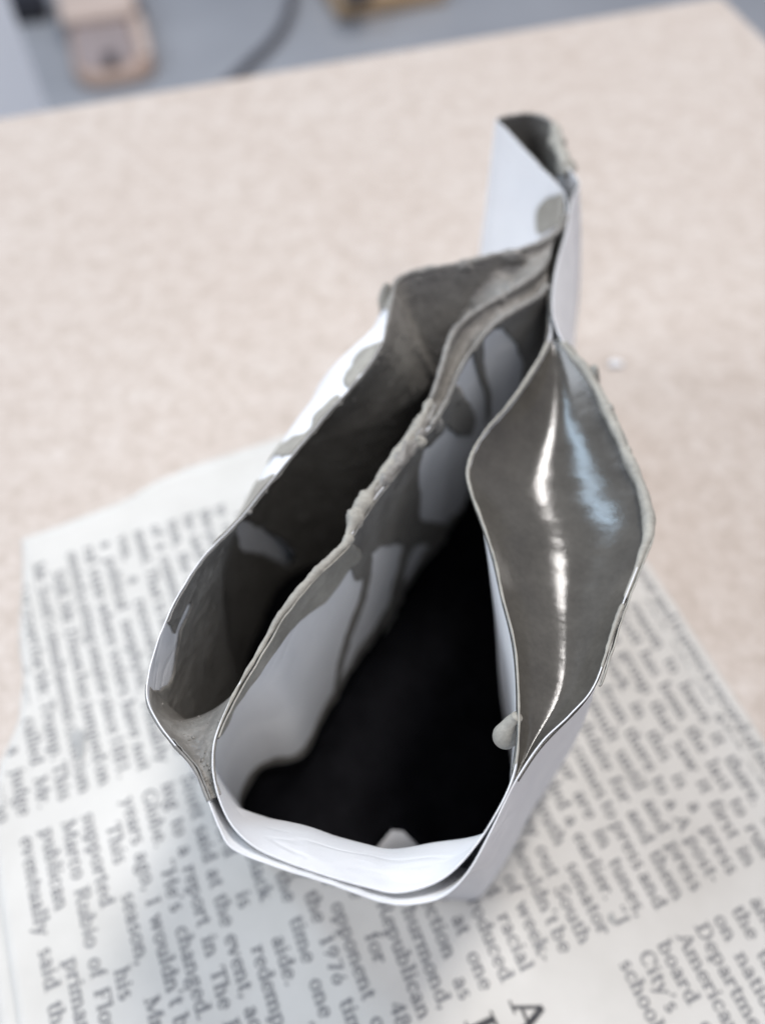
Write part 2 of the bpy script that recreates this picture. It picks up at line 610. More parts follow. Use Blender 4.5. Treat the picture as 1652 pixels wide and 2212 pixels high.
# --- a small serif face drawn with strokes
TH, TN = 0.138, 0.068
GL = {
    'a': (.46, 'a .20 .33 .13 .13 0 165;v .33 .04 .34;a .20 .13 .14 .13 50 330;h .02 .33 .45'),
    'b': (.52, 'v .11 0 .70;s .06 .70;a .26 .23 .18 .23 -150 150'),
    'c': (.44, 'a .24 .23 .18 .23 45 325;o .36 .36'),
    'd': (.52, 'v .40 0 .70;s .36 .70;s .45 0;a .25 .23 .18 .23 30 330'),
    'e': (.45, 'a .24 .23 .18 .23 0 325;h .25 .08 .40'),
    'f': (.33, 'v .14 0 .58;s .14 0;h .44 .03 .30;a .25 .58 .11 .12 60 180'),
    'g': (.48, 'a .22 .30 .15 .16 0 360;a .23 -.06 .19 .13 0 360;d .13 .16 .14 .05 n;h .44 .30 .46'),
    'h': (.54, 'v .12 0 .70;s .08 .70;s .12 0;v .41 0 .30;s .41 0;a .27 .29 .15 .17 0 150'),
    'i': (.28, 'v .14 0 .46;s .10 .46;s .14 0;o .14 .61'),
    'j': (.28, 'v .16 -.08 .46;s .12 .46;o .16 .61;a .07 -.08 .09 .11 -120 0'),
    'k': (.53, 'v .12 0 .70;s .08 .70;s .12 0;d .16 .22 .38 .44 n;d .22 .28 .44 .02 t;s .44 0;s .38 .45'),
    'l': (.28, 'v .14 0 .70;s .10 .70;s .14 0'),
    'm': (.80, 'v .12 0 .46;s .08 .46;s .12 0;v .40 0 .30;s .40 0;v .68 0 .30;s .68 0;a .26 .29 .14 .17 0 150;a .54 .29 .14 .17 0 150'),
    'n': (.54, 'v .12 0 .46;s .08 .46;s .12 0;v .41 0 .30;s .41 0;a .27 .29 .14 .17 0 150'),
    'o': (.49, 'a .245 .23 .19 .23 0 360'),
    'p': (.53, 'v .12 -.20 .46;s .08 .46;s .12 -.20;a .27 .23 .18 .23 -150 150'),
    'q': (.52, 'v .40 -.20 .46;s .40 -.20;a .25 .23 .18 .23 30 330'),
    'r': (.39, 'v .12 0 .46;s .08 .46;s .13 0;a .26 .29 .14 .16 40 160;o .32 .38'),
    's': (.39, 'a .20 .33 .12 .13 30 270;a .19 .12 .14 .12 -150 90'),
    't': (.33, 'v .15 .08 .58;h .44 .03 .30;a .23 .10 .09 .10 180 320'),
    'u': (.54, 'v .12 .14 .46;s .08 .46;v .41 0 .46;s .37 .46;s .46 0;a .26 .15 .14 .15 180 340'),
    'v': (.50, 'd .08 .46 .25 0 t;d .42 .46 .25 0 n;s .08 .46;s .42 .46'),
    'w': (.72, 'd .08 .46 .22 0 t;d .36 .46 .22 0 n;d .36 .46 .50 0 t;d .64 .46 .50 0 n;s .08 .46;s .36 .46;s .64 .46'),
    'x': (.50, 'd .09 .46 .40 0 t;d .41 .46 .09 0 n;s .09 .46;s .41 .46;s .09 0;s .41 0'),
    'y': (.50, 'd .08 .46 .25 0 t;d .42 .46 .16 -.18 n;s .08 .46;s .42 .46;o .13 -.16'),
    'z': (.44, 'h .44 .06 .38;h .02 .06 .38;d .36 .44 .08 .02 t'),
    'A': (.68, 'd .34 .68 .60 0 t;d .34 .68 .10 0 n;h .22 .18 .50;s .10 0;s .60 0'),
    'B': (.62, 'v .14 0 .68;s .10 0;s .10 .68;a .30 .51 .19 .17 -90 90;a .30 .18 .23 .18 -90 90;h .66 .14 .30;h .34 .14 .30;h .02 .14 .30'),
    'C': (.64, 'a .34 .34 .27 .34 40 320;w .57 .44 .66'),
    'D': (.70, 'v .15 0 .68;s .10 0;s .10 .68;a .30 .34 .32 .34 -90 90;h .66 .15 .32;h .02 .15 .32'),
    'F': (.56, 'v .15 0 .68;s .15 0;h .66 .08 .52;h .34 .15 .40;w .51 .52 .66'),
    'G': (.70, 'a .34 .34 .27 .34 40 330;v .58 .02 .30;s .56 .31'),
    'H': (.76, 'v .15 0 .68;v .61 0 .68;s .15 0;s .15 .68;s .61 0;s .61 .68;h .35 .15 .61'),
    'I': (.36, 'v .18 0 .68;s .18 0;s .18 .68'),
    'L': (.56, 'v .15 0 .68;s .15 0;s .15 .68;h .02 .12 .52;w .51 .02 .18'),
    'M': (.86, 'w .13 0 .68;v .73 0 .68;s .13 0;s .12 .68;s .73 0;s .74 .68;d .13 .68 .42 .04 t;d .73 .68 .42 .04 n'),
    'N': (.74, 'w .14 0 .68;w .60 0 .68;s .14 0;s .12 .68;s .60 .68;d .14 .68 .60 .02 t'),
    'P': (.58, 'v .15 0 .68;s .15 0;s .10 .68;a .30 .49 .21 .19 -90 90;h .66 .15 .30;h .31 .15 .30'),
    'R': (.66, 'v .15 0 .68;s .15 0;s .10 .68;a .30 .50 .20 .18 -90 90;h .66 .15 .30;h .33 .15 .32;d .34 .33 .58 0 t;s .60 0'),
    'S': (.50, 'a .25 .50 .17 .18 30 270;a .24 .17 .19 .17 -150 90;w .08 .02 .18;w .42 .50 .66'),
    'T': (.62, 'v .31 0 .68;s .31 0;h .66 .05 .57;w .06 .50 .66;w .56 .50 .66'),
    'W': (.94, 'd .08 .68 .29 0 t;d .48 .68 .29 0 n;d .48 .68 .67 0 t;d .86 .68 .67 0 n;s .08 .68;s .48 .68;s .86 .68'),
    '.': (.24, 'o .12 .05'), ',': (.24, 'o .12 .05;d .14 .05 .08 -.12 n'), '-': (.30, 'h .22 .05 .25;h .25 .05 .25'),
    "'": (.22, 'o .11 .64;d .13 .64 .08 .50 n'), '"': (.40, 'o .11 .62;d .11 .62 .15 .70 n;o .28 .62;d .28 .62 .32 .70 n'),
    '1': (.50, 'v .25 0 .66;s .25 0;s .19 .62'), '8': (.50, 'a .25 .50 .15 .16 0 360;a .25 .17 .18 .17 0 360'),
    '4': (.50, 'v .34 0 .66;h .18 .04 .47;d .34 .66 .05 .18 n'), '9': (.50, 'a .25 .46 .17 .20 0 360;d .41 .44 .16 .02 n'),
    '7': (.50, 'h .63 .06 .44;d .43 .62 .20 0 t'), '6': (.50, 'a .25 .20 .17 .20 0 360;d .09 .22 .34 .64 n'),
}


def glyph_polys(ch):
    w, prog = GL[ch]
    out = []

    def quad(x0, y0, x1, y1):
        out.append([(x0, y0), (x1, y0), (x1, y1), (x0, y1)])
    for tok in prog.split(';'):
        t = tok.split()
        k, v = t[0], t[1:]
        if k == 'd':
            x0, y0, x1, y1 = map(float, v[:4])
            hw = (TH if v[4] == 't' else TN) / 2
            L = math.hypot(x1 - x0, y1 - y0)
            nx, ny = -(y1 - y0) / L * hw, (x1 - x0) / L * hw
            out.append([(x0 + nx, y0 + ny), (x1 + nx, y1 + ny), (x1 - nx, y1 - ny), (x0 - nx, y0 - ny)])
            continue
        f = list(map(float, v))
        if k == 'v':
            quad(f[0] - TH / 2, f[1], f[0] + TH / 2, f[2])
        elif k == 'w':
            quad(f[0] - TN / 2, f[1], f[0] + TN / 2, f[2])
        elif k == 'h':
            quad(f[1], f[0] - TN / 2, f[2], f[0] + TN / 2)
        elif k == 's':
            y = f[1]
            if abs(y) < 0.01 or abs(y + .2) < 0.01:
                quad(f[0] - .13, y, f[0] + .13, y + .045)
            else:
                quad(f[0] - .11, y - .045, f[0] + .10, y)
        elif k == 'o':
            r = .07
            out.append([(f[0] + r * math.cos(i * math.tau / 6), f[1] + r * math.sin(i * math.tau / 6)) for i in range(6)])
        elif k == 'a':
            cx, cy, rx, ry, a0, a1 = f
            n = max(4, int(abs(a1 - a0) / 26))
            for i in range(n):
                q = []
                for aa, outer in ((i, 1), (i + 1, 1), (i + 1, 0), (i, 0)):
                    a = math.radians(a0 + (a1 - a0) * aa / n)
                    wd = TN + (TH - TN) * math.cos(a) ** 2
                    s = 0 if outer else wd
                    q.append((cx + (rx + TN / 2 - s) * math.cos(a), cy + (ry + TN / 2 - s) * math.sin(a)))
                out.append(q)
    return w, out


GCACHE = {c: glyph_polys(c) for c in GL}


HS = 1.10      # letters set a little wide


def text_width(s, size):
    return HS * sum((GCACHE[c][0] if c in GCACHE else .5) * size for c in s)


class Print:
    def __init__(self):
        self.V, self.F = [], []

    def line(self, s, a, b, size, width=None, base=0.0, clip=None):
        """one line of print starting at (a, b); justified to width when given"""
        words = s.split(' ')
        ws = [text_width(w, size) for w in words]
        sp = 0.25 * size
        if width and len(words) > 1:
            sp = max(0.14 * size, (width - sum(ws)) / (len(words) - 1))
        x = a
        k = 1.0
        if width and sum(ws) + sp * (len(words) - 1) > width + 0.01:
            k = width / (sum(ws) + sp * (len(words) - 1))
        for w, ww in zip(words, ws):
            for c in w:
                gw, polys = GCACHE.get(c, (.5, []))
                for poly in polys:
                    dz = random.random() * 0.008
                    i0 = len(self.V)
                    ok = True
                    pts = []
                    for px, py in poly:
                        aa = x + px * size * k * HS
                        bb = b - py * size
                        if clip and not clip(aa, bb):
                            ok = False
                        pts.append((aa, bb, dz))
                    if ok:
                        self.V += pts
                        self.F.append(list(range(i0, i0 + len(pts)))[::-1])
                x += gw * size * k * HS
            x += sp * k

    def build(self, parent, base, mat, fold=None):
        P = np.array(self.V)
        X, Y = news_xy(P[:, 0], P[:, 1])
        Z = news_z(P[:, 0], P[:, 1], base) + 0.085 + P[:, 2]
        if fold is not None:
            Z = Z + fold(P[:, 0], P[:, 1])
        return mesh_obj('printed_text', np.stack([X, Y, Z], -1), self.F, mat, parent, smooth=False)


PITCH_L = 3.17
SIZE = 3.15
TFOLD = lambda a, b: 0.25 * np.clip((4 - b) / 4, 0, 1) + 0.4 * np.clip((b - 112) / 4, 0, 1) + 0.9 * np.clip((9 - a) / 9, 0, 1) ** 2


def clip_top(aa, bb):
    return 0.4 < bb < float(top_bmax(aa)) - 0.25 and aa > float(top_amin(bb)) + 0.3


col1 = ["the party and the White House", "in the years that followed the", "vote on the bill last month and", "the senator has said that he",
        "will not step away from the", "debate over the nominee for", "the court, which he opposed", "after a meeting with leaders",
        "of a group of black pastors in", "the state. The two men have", "been friends for a long time,", "though they do not agree on",
        "much of the work that is done", "in the House. They have said", "that the bond between them is", "rare for a place that has come",
        "to be known for its hard lines.", "It has not been easy for them", "to stand up to the leaders of",
        "the party when it matters most,", "he said. A few of them do not", "tion, the lawmakers said again", "of a committee that has much",
        "ment. That is how it has been in", "vus, a recovering member", "a political neophyte, reliably", "ral state where voters have not",
        "ousted a sitting senator since 1881.", "Still, Mr. Dixon has jumped on", "Mr. Scott's simultaneous criticism",
        "and support for Mr. Trump. This", "is fair, Mr. Scott called Mr.", "not a judge", "of the men who"]
# b of the line "ousted a sitting senator": 94 + one line
pr = Print()
i_ref = col1.index("ousted a sitting senator since 1881.")
for i, s in enumerate(col1):
    b = 96.0 + (i - i_ref) * PITCH_L
    if b < 1.5:
        continue
    ind = 3.0 if s.startswith(('Still', 'It has')) else 0
    if s == 'not a judge':
        pr.line('in time, would not a judge', 12.5, b, SIZE, 45.0, clip=clip_top)
        continue
    pr.line(s, 12.5 + ind, b, SIZE, 45.0 - ind, clip=clip_top)
pr.build(npo, 0.38, M_INK, TFOLD)

col2 = ["state that has gone from the", "reason to leave it there. Mr.", "Scott has been the last to run", "of a group that saw it first in",
        "F's work in this is a press", "run the from there to a A post-", "vote a tumult until and press",
        "reason candidate for and them", "is what really comes to press and", "so run. time or are in tunes,",
        "or the, if he added a earlier. \"I", "Then. and a South senator", "adverse. A pathway out South",
        "the press. He said it shouldn't be", "a look at what comes of week-",
        "the bill that he and racial", "group had once introduced", "when he was found at one", "point to seek re-election as",
        "the man from Thurmond,", "the first Republican", "in the Senate for 48", "years, a former opponent of",
        "his, known by the 1976 time", "through by the time one or", "of a black aide. The", "a word is redemption,",
        "Scott said at the event, accord-", "ing to a report in The Boston", "Globe. \"He's changed. Thirty",
        "years ago, I wouldn't be here.\"", "This season, Mr. Scott", "supported his fellow", "Marco Rubio of Florida in the",
        "publican primaries and", "eventually said that he would", "not vote for the other man", "who ran"]
pr = Print()
i_ref = col2.index("supported his fellow")
for i, s in enumerate(col2):
    b = 102.6 + (i - i_ref) * PITCH_L
    if b < 1.0 or b > 115.2:
        continue
    ind = 3.0 if s.startswith('This season') else 0
    pr.line(s, 60.8 + ind, b, SIZE, 45.2 - ind, clip=clip_top)
pr.build(npo, 0.38, M_INK, TFOLD)

col3 = ["of our own city and the first", "and most of the plan is on", "the table for the Department,", "on national standards for the",
        "Department of education of", "American history and the", "board of the largest in the", "City's office for the", "schools are open"]
pr = Print()
for i, s in enumerate(col3):
    b = 35.2 + (i - 8) * PITCH_L
    if b > 1.0:
        pr.line(s, 110.0, b, SIZE, 45.0, clip=clip_top)
pr.build(npo, 0.38, M_INK, TFOLD)
pr = Print()
pr.line('Art', 108.6, 52.0, 6.0)
pr.line('Dis', 108.6, 58.8, 6.0)
pr.line('Few', 108.6, 65.6, 6.0)
pr.build(npo, 0.38, M_INK2, TFOLD)
# strip of print on the page below
pr = Print()
for i, s in enumerate(["members of the group and one", ]):
    pr.line("these recent times when runs over and it press a record of none were", 14.0, -0.7, 3.1, 92.0)
pr.build(lower, 0.05, M_INK)

# ------------------------------------------------------------------ the paper form
BASE_Z = 0.55
FORM_AT = (4, 55, 0.5)
form = thing('paper_form', FORM_AT, 'white rolled paper form coated inside with grey clay slip standing on newspaper', 'paper form')
PZ = 55.0

# rim pixel x, y, rim height, offset of the base (mm x, y), how quickly the wall reaches it
A_CTRL = [
    (1204, 497, PZ, 1, 3, 2), (1150, 528, PZ, -2, 5, 2), (1060, 552, PZ, -4, 6, 2), (960, 574, PZ, -6, 6, 2), (890, 588, PZ, -7, 6, 2),
    (856, 608, PZ, -8, 6, 2), (846, 650, PZ, -9, 7, 2.2), (836, 700, PZ, -11, 9, 3.4), (822, 748, PZ, -12, 10, 4), (785, 805, PZ, -11, 10, 4.2),
    (735, 862, PZ, -10.5, 10, 4.2), (680, 925, PZ, -10, 9, 4), (600, 1022, PZ, -9, 7, 3.6), (510, 1130, PZ, -7, 5, 2.8), (440, 1203, PZ, -3, 3, 2),
    (392, 1275, PZ, -2.5, 2, 2), (350, 1362, PZ, -2, 2, 2), (322, 1455, PZ, -2, 2, 2), (319, 1512, PZ, -2, 3, 2),
    (342, 1562, PZ, -2.5, 4, 2.5), (376, 1608, PZ, -3, 5, 2.5), (420, 1660, PZ, -3, 6, 3), (447, 1722, PZ, -3, 7, 3), (474, 1790, PZ, -2, 8, 4),
    (505, 1836, PZ, 0, 9, 4), (600, 1875, PZ, 0, 9.5, 4), (710, 1910, PZ, 0, 9.5, 4), (830, 1951, PZ, 0, 9, 4),
    (905, 1953, PZ, 2, 9, 4), (962, 1934, PZ, 4, 8, 3), (1012, 1882, PZ, 6, 6, 2.4), (1058, 1800, PZ, 6, 4.5, 2), (1112, 1690, PZ, 6.4, 4, 2),
    (1170, 1603, PZ, 7, 6, 2), (1232, 1543, PZ, 7, 7, 2), (1286, 1476, PZ, 6, 7, 2), (1332, 1340, PZ, 4.4, 6, 2), (1380, 1215, PZ, 3, 4, 2),
    (1402, 1140, PZ, 3, 2, 2), (1388, 1060, PZ, 4, 2, 2), (1350, 970, PZ, 4, 2, 2), (1310, 880, PZ, 5, 2, 2), (1268, 800, PZ, 6, 3, 2),
    (1217, 738, PZ, 8, 4, 2), (1197, 692, PZ, 9.5, 4, 2), (1193, 640, PZ, 10.5, 4, 2), (1204, 570, PZ, 10, 4, 2), (1222, 505, PZ, 9, 4, 2),
    (1229, 462, PZ, 8, 3, 2), (1236, 428, PZ, 7, 2, 2), (1250, 394, PZ, 6.5, 1, 2), (1228, 362, PZ, 4, 1, 2), (1210, 318, PZ, 3, 1, 2),
    (1194, 266, PZ, 1, 1, 2), (1150, 244, PZ, 0, 1, 2), (1102, 247, PZ, 0, 0, 2), (1071, 257, PZ, 0, 0, 2), (1090, 276, PZ, 0, -0.5, 2),
    (1136, 325, PZ, -1, -1, 2), (1178, 370, PZ, -1, -1, 2), (1204, 398, PZ, 0, 0, 2), (1221, 425, PZ, 1, 1, 2), (1222, 462, PZ, 1, 2, 2),
]
B_CTRL = [
    (462, 1680, PZ, -3, 6, 2.5), (464, 1600, PZ, -5, 6, 2.5), (490, 1532, PZ, -4, 7.6, 2.5), (512, 1488, PZ, -2.6, 7, 2.5), (540, 1440, PZ, -0.6, 5, 2.5),
    (572, 1384, PZ, 0.5, 3.5, 2), (612, 1318, PZ, 1, 5, 2), (680, 1240, PZ, 1, 7, 2), (740, 1180, PZ, 1.2, 9, 2), (760, 1152, PZ, 1.4, 9, 2),
    (805, 1082, PZ, 1.5, 9, 2), (862, 1008, PZ, 2, 10, 2), (907, 945, PZ, 2, 10, 2), (930, 920, PZ, 2, 10, 2), (962, 868, PZ, 2.5, 9, 2), (986, 810, PZ, 3, 8, 2),
    (1012, 764, PZ, 3, 7, 2), (1060, 706, PZ, 2, 6, 2), (1112, 670, PZ, 2, 4, 2), (1160, 641, PZ, 2, 3, 2), (1184, 615, PZ, 3, 2, 2),
    (1189, 640, PZ - .6, 9, 2, 2), (1190, 690, PZ - .6, 8.5, 2, 2), (1184, 735, PZ, 8, 2, 2.2), (1150, 800, PZ, 8, 2, 2.2), (1100, 872, PZ, 8, 1, 2.2),
    (1040, 942, PZ, 9, 0, 2.2), (1013, 1000, PZ, 10, 0, 2.2), (1015, 1050, PZ, 11, 0, 2.2), (1043, 1130, PZ, 9, 0, 1.2), (1070, 1210, PZ, 8, 0, 0.8),
    (1086, 1290, PZ, 8, 1, 0.8), (1110, 1385, PZ, 7.5, 1, 0.8), (1119, 1480, PZ, 7.5, 2, 0.8), (1121, 1580, PZ, 7, 2, 0.8), (1112, 1662, PZ, 6, 3, 2),
    (1082, 1738, PZ, 5.4, 4, 2), (1020, 1836, PZ, 4.6, 7, 3.4), (950, 1902, PZ, 3, 9, 4), (862, 1929, PZ, 0, 8.4, 5), (780, 1913, PZ, 0, 8.2, 5),
    (700, 1890, PZ, 0, 8.2, 5), (620, 1862, PZ, 0, 8.4, 5), (545, 1826, PZ, -1, 8.4, 4), (492, 1768, PZ, -2, 7, 3),
]
C_CTRL = [
    (746, 1166, PZ, 0, 9, 2), (775, 1102, PZ, 0, 9.5, 2), (822, 1030, PZ, 0, 10, 2), (872, 962, PZ, 0, 10.5, 2), (912, 902, PZ, 0, 10.5, 2),
    (938, 842, PZ, 0, 9, 2), (956, 782, PZ, 0, 8, 2), (975, 726, PZ, -1, 7, 2), (1003, 690, PZ, -1, 6, 2), (1052, 655, PZ, 0, 5, 2), (1102, 628, PZ, 0, 4, 2),
    (1150, 596, PZ, 1, 3, 2), (1188, 552, PZ, 2, 2, 2),
]


class Sheet:
    def __init__(self, ctrl, n, rows, closed, crinkle, seed, orient=1):
        self.orient = orient
        C = []
        for X, Y, z, ox, oy, p in ctrl:
            q = at(X, Y, z)
            C.append([*q, q[0] + ox, q[1] + oy, p])
        R = resample(catmull(C, 24, closed), n, closed)
        self.n, self.m, self.closed = n, rows + 1, closed
        k = np.linspace(0, 1, rows + 1) ** 1.45
        rim, base, p = R[:, :3], R[:, 3:5], R[:, 5]
        pr = 1 - (1 - k[None, :]) ** p[:, None]
        xy = rim[:, None, :2] + (base - rim[:, :2])[:, None, :] * pr[..., None]
        fray = 0.10 * vnoise(rim, 1.1, seed) + 0.22 * vnoise(rim, 7, seed + 1)
        zr = rim[:, 2] + fray
        z = zr[:, None] * (1 - k[None, :]) + BASE_Z * k[None, :]
        G = np.concatenate([xy, z[..., None]], -1)
        self.G = G
        N = self.normals(G)
        Q = G * np.array([1, 1, 0.45])
        amp = crinkle * np.minimum(1, 0.12 + k[None, :] * 3) * np.minimum(1, (1 - k[None, :]) * 8 + 0.1)
        G = G + N * (fbm(Q, 13, seed + 3) * amp)[..., None]
        self.G = G
        self.N = self.normals(G)
        self.px = project(G)
        self.k = k

    def normals(self, G):
        if self.closed:
            T = np.roll(G, -1, 0) - np.roll(G, 1, 0)
        else:
            T = np.gradient(G, axis=0)
        D = np.gradient(G, axis=1)
        N = np.cross(D, T)          # outward for a counter-clockwise loop
        return self.orient * N / (np.linalg.norm(N, axis=-1)[..., None] + 1e-12)

    def quads(self, inward=True):
        idx = np.arange(self.n * self.m).reshape(self.n, self.m)
        nx = np.roll(idx, -1, 0) if self.closed else idx[1:]
        cu = idx if self.closed else idx[:-1]
        q = np.stack([cu[:, :-1], nx[:, :-1], nx[:, 1:], cu[:, 1:]], -1)
        return q if inward == (self.orient > 0) else q[..., ::-1]

    def build(self, name, th, mat, parent):
        F = self.quads(False).reshape(-1, 4)
        o = mesh_obj(name, self.G.reshape(-1, 3), F, mat, parent)
        return solidify(o, th, 0.0)

    def col(self, X, Y):
        d = np.hypot(self.px[:, 0, 0] - X, self.px[:, 0, 1] - Y)
        return int(np.argmin(d))

    def cols(self, p0, p1):
        i0, i1 = self.col(*p0), self.col(*p1)
        if i1 >= i0 or not self.closed:
            return np.arange(min(i0, i1), max(i0, i1) + 1)
        return np.concatenate([np.arange(i0, self.n), np.arange(0, i1 + 1)])

    def rim(self, p0, p1, k=0):
        return self.G[self.cols(p0, p1), k]

    def in_cols(self, p0, p1):
        r = np.zeros((self.n, self.m), bool)
        r[self.cols(p0, p1)] = True
        return r

    def jpx(self, amp=5.0, scale=1.6, seed=40):
        return (self.px[..., 0] + amp * fbm(self.G, scale, seed), self.px[..., 1] + amp * fbm(self.G, scale, seed + 9))

    def coat(self, name, mask, side, th, mat, parent, rough_amp=0.06, rough_scale=1.4, seed=60, lift=0.06, edge=0.35, soft=6, wedge=None):
        """a skin of slip over the masked part of one face (side -1 inside, +1 outside)"""
        m = mask.astype(float)
        s = m.copy()
        for _ in range(soft):
            s = (s + (np.roll(s, 1, 0) + np.roll(s, -1, 0)) + np.concatenate([s[:, :1], s[:, :-1]], 1)
                 + np.concatenate([s[:, 1:], s[:, -1:]], 1)) / 5
        prof = np.clip((s - 0.3) / 0.6, 0, 1)
        prof = edge + (1 - edge) * np.sqrt(prof)
        h = lift + th * prof * (1 + 0.35 * fbm(self.G, 6, seed)) + rough_amp * fbm(self.G, rough_scale, seed + 5) * prof
        P = self.G + side * self.N * np.maximum(h, 0.05)[..., None]
        if wedge is not None:
            P = P + wedge
        q = self.quads(side < 0)
        fm = s > 0.5
        idx = np.arange(self.n * self.m)
        flat = fm.reshape(-1)
        keep = flat[q].all(-1)
        Fq = q[keep]
        P = P.reshape(-1, 3).copy()
        # smooth the outline of the patch
        e = np.concatenate([Fq[:, [0, 1]], Fq[:, [1, 2]], Fq[:, [2, 3]], Fq[:, [3, 0]]])
        es = np.sort(e, 1)
        key = es[:, 0].astype(np.int64) * (self.n * self.m) + es[:, 1]
        u, inv, cnt = np.unique(key, return_inverse=True, return_counts=True)
        be = es[cnt[inv] == 1]
        top = (be[:, 0] % self.m == 0) & (be[:, 1] % self.m == 0)
        be = be[~top]
        for _ in range(4):
            acc = np.zeros_like(P)
            c = np.zeros(len(P))
            np.add.at(acc, be[:, 0], P[be[:, 1]])
            np.add.at(acc, be[:, 1], P[be[:, 0]])
            np.add.at(c, be[:, 0], 1)
            np.add.at(c, be[:, 1], 1)
            w = c == 2
            P[w] = 0.5 * P[w] + 0.5 * acc[w] / 2
        used, inv = np.unique(Fq, return_inverse=True)
        o = mesh_obj(name, P[used], inv.reshape(-1, 4), mat, parent)
        return solidify(o, (lift + edge * th) * 0.8, -1.0)


A = Sheet(A_CTRL, 1040, 110, True, 0.35, 1)
B = Sheet(B_CTRL, 760, 110, True, 0.55, 2, -1)
C = Sheet(C_CTRL, 240, 90, False, 0.3, 3, -1)
outer = A.build('outer_wall', 0.13, M_PAPER, form)
inner = B.build('inner_wall', 0.13, M_PAPER, form)
divider = C.build('divider_wall', 0.13, M_PAPER, form)


def polys_mask(sheet, polys, amp=5.0, scale=1.6, seed=40):
    X, Y = sheet.jpx(amp, scale, seed)
    r = np.zeros(X.shape, bool)
    for p in polys:
        r |= in_poly(X, Y, p)
    return r


# --- slip inside the outer wall (left pocket and tail)
WHITE_A = [
    [(505, 1128), (522, 1126), (560, 1144), (600, 1168), (613, 1198), (608, 1214), (570, 1194), (515, 1182), (512, 1160)],
    [(300, 1352), (352, 1345), (368, 1358), (374, 1432), (362, 1472), (335, 1490), (300, 1470)],
    [(413, 1287), (398, 1312), (379, 1350), (369, 1400), (366, 1440), (371, 1440), (376, 1400), (387, 1352), (408, 1312)],
    [(405, 1330), (416, 1360), (423, 1395), (418, 1398), (411, 1362)],
    [(312, 1490), (330, 1500), (352, 1556), (380, 1582), (405, 1574), (430, 1590), (400, 1600), (372, 1600), (350, 1590), (320, 1540)],
]
mA = A.in_cols((1222, 462), (452, 1735)) & ~polys_mask(A, WHITE_A, 5, 1.5, 41)
# on the leaning left wall the slip thickens downwards, so its face stands upright
lean = A.G[..., :2] - A.G[:, :1, :2]
drop_z = A.G[:, :1, 2] - A.G[..., 2]
N0 = A.N[:, 3, :2].copy()
lean_s = lean.copy()
for _ in range(3):                      # broad average, so the face has no pleats
    N0 = sum(np.roll(N0, k, 0) for k in range(-14, 15)) / 29
    lean_s = sum(np.roll(lean_s, k, 0) for k in range(-10, 11)) / 21
N0 = (N0 / np.linalg.norm(N0, axis=-1)[:, None])[:, None, :]
win = np.zeros(A.n)
cc = A.cols((1150, 528), (645, 968))
win[cc] = np.clip(np.minimum(np.linspace(0, 1, len(cc)) / 0.12, (1 - np.linspace(0, 1, len(cc))) / 0.5), 0, 1)
win = win ** 2 * (3 - 2 * win)
amount = (np.maximum((lean_s * N0).sum(-1), 0) + 0.42 * np.minimum(drop_z, 15)) * win[:, None]
wedge = np.concatenate([-N0 * amount[..., None], np.zeros_like(amount)[..., None]], -1)
left_coat = A.coat('slip_coat', mA, -1, 0.28, M_SLIP, outer, 0.17, 1.0, 61, wedge=wedge)
mT = A.in_cols((1197, 692), (1204, 398))
mT &= ~polys_mask(A, [[(1205, 372), (1240, 362), (1250, 392), (1238, 420), (1205, 400)]], 4, 1.5, 43)
A.coat('slip_coat', mT, -1, 0.28, M_SLIP, outer, 0.10, 1.3, 63)

# --- runs of slip outside the outer wall
OUT_L = [
    [(740, 830), (765, 775), (790, 750), (845, 735), (848, 770), (815, 790), (800, 812), (782, 806), (765, 850)],
    [(570, 1010), (585, 972), (620, 950), (695, 920), (700, 945), (660, 975), (625, 990), (600, 985)],
    [(455, 1180), (480, 1135), (515, 1085), (560, 1040), (600, 1020), (615, 1030), (560, 1085), (540, 1120), (520, 1120), (490, 1160)],
    [(800, 690), (810, 620), (832, 586), (880, 578), (890, 600), (856, 640), (850, 668), (825, 668)],
    [(640, 960), (700, 885), (735, 850), (742, 868), (700, 915), (660, 955)],
]
mo = A.in_cols((890, 588), (440, 1203)) & polys_mask(A, OUT_L, 14, 2.6, 45)
A.coat('slip_run', mo, 1, 0.22, M_DRY, outer, 0.06, 1.6, 65)
FLAP = [[(1240, 412), (1210, 416), (1185, 423), (1166, 440), (1158, 470), (1160, 513), (1200, 494), (1230, 485)]]
mo = A.in_cols((1071, 257), (1204, 497)) & polys_mask(A, FLAP, 3, 2.5, 46)
A.coat('slip_run', mo, 1, 0.6, M_DRY, outer, 0.05, 2, 66)
mo = A.in_cols((1286, 1476), (1217, 738)) & (A.px[..., 0] > 0) & (
    A.G[..., 2] > PZ - 2.2 - 2.6 * fbm(A.G * np.array([1, 1, 0.0]), 3.5, 47))
A.coat('slip_run', mo, 1, 0.55, M_DRY, outer, 0.12, 1.8, 67)

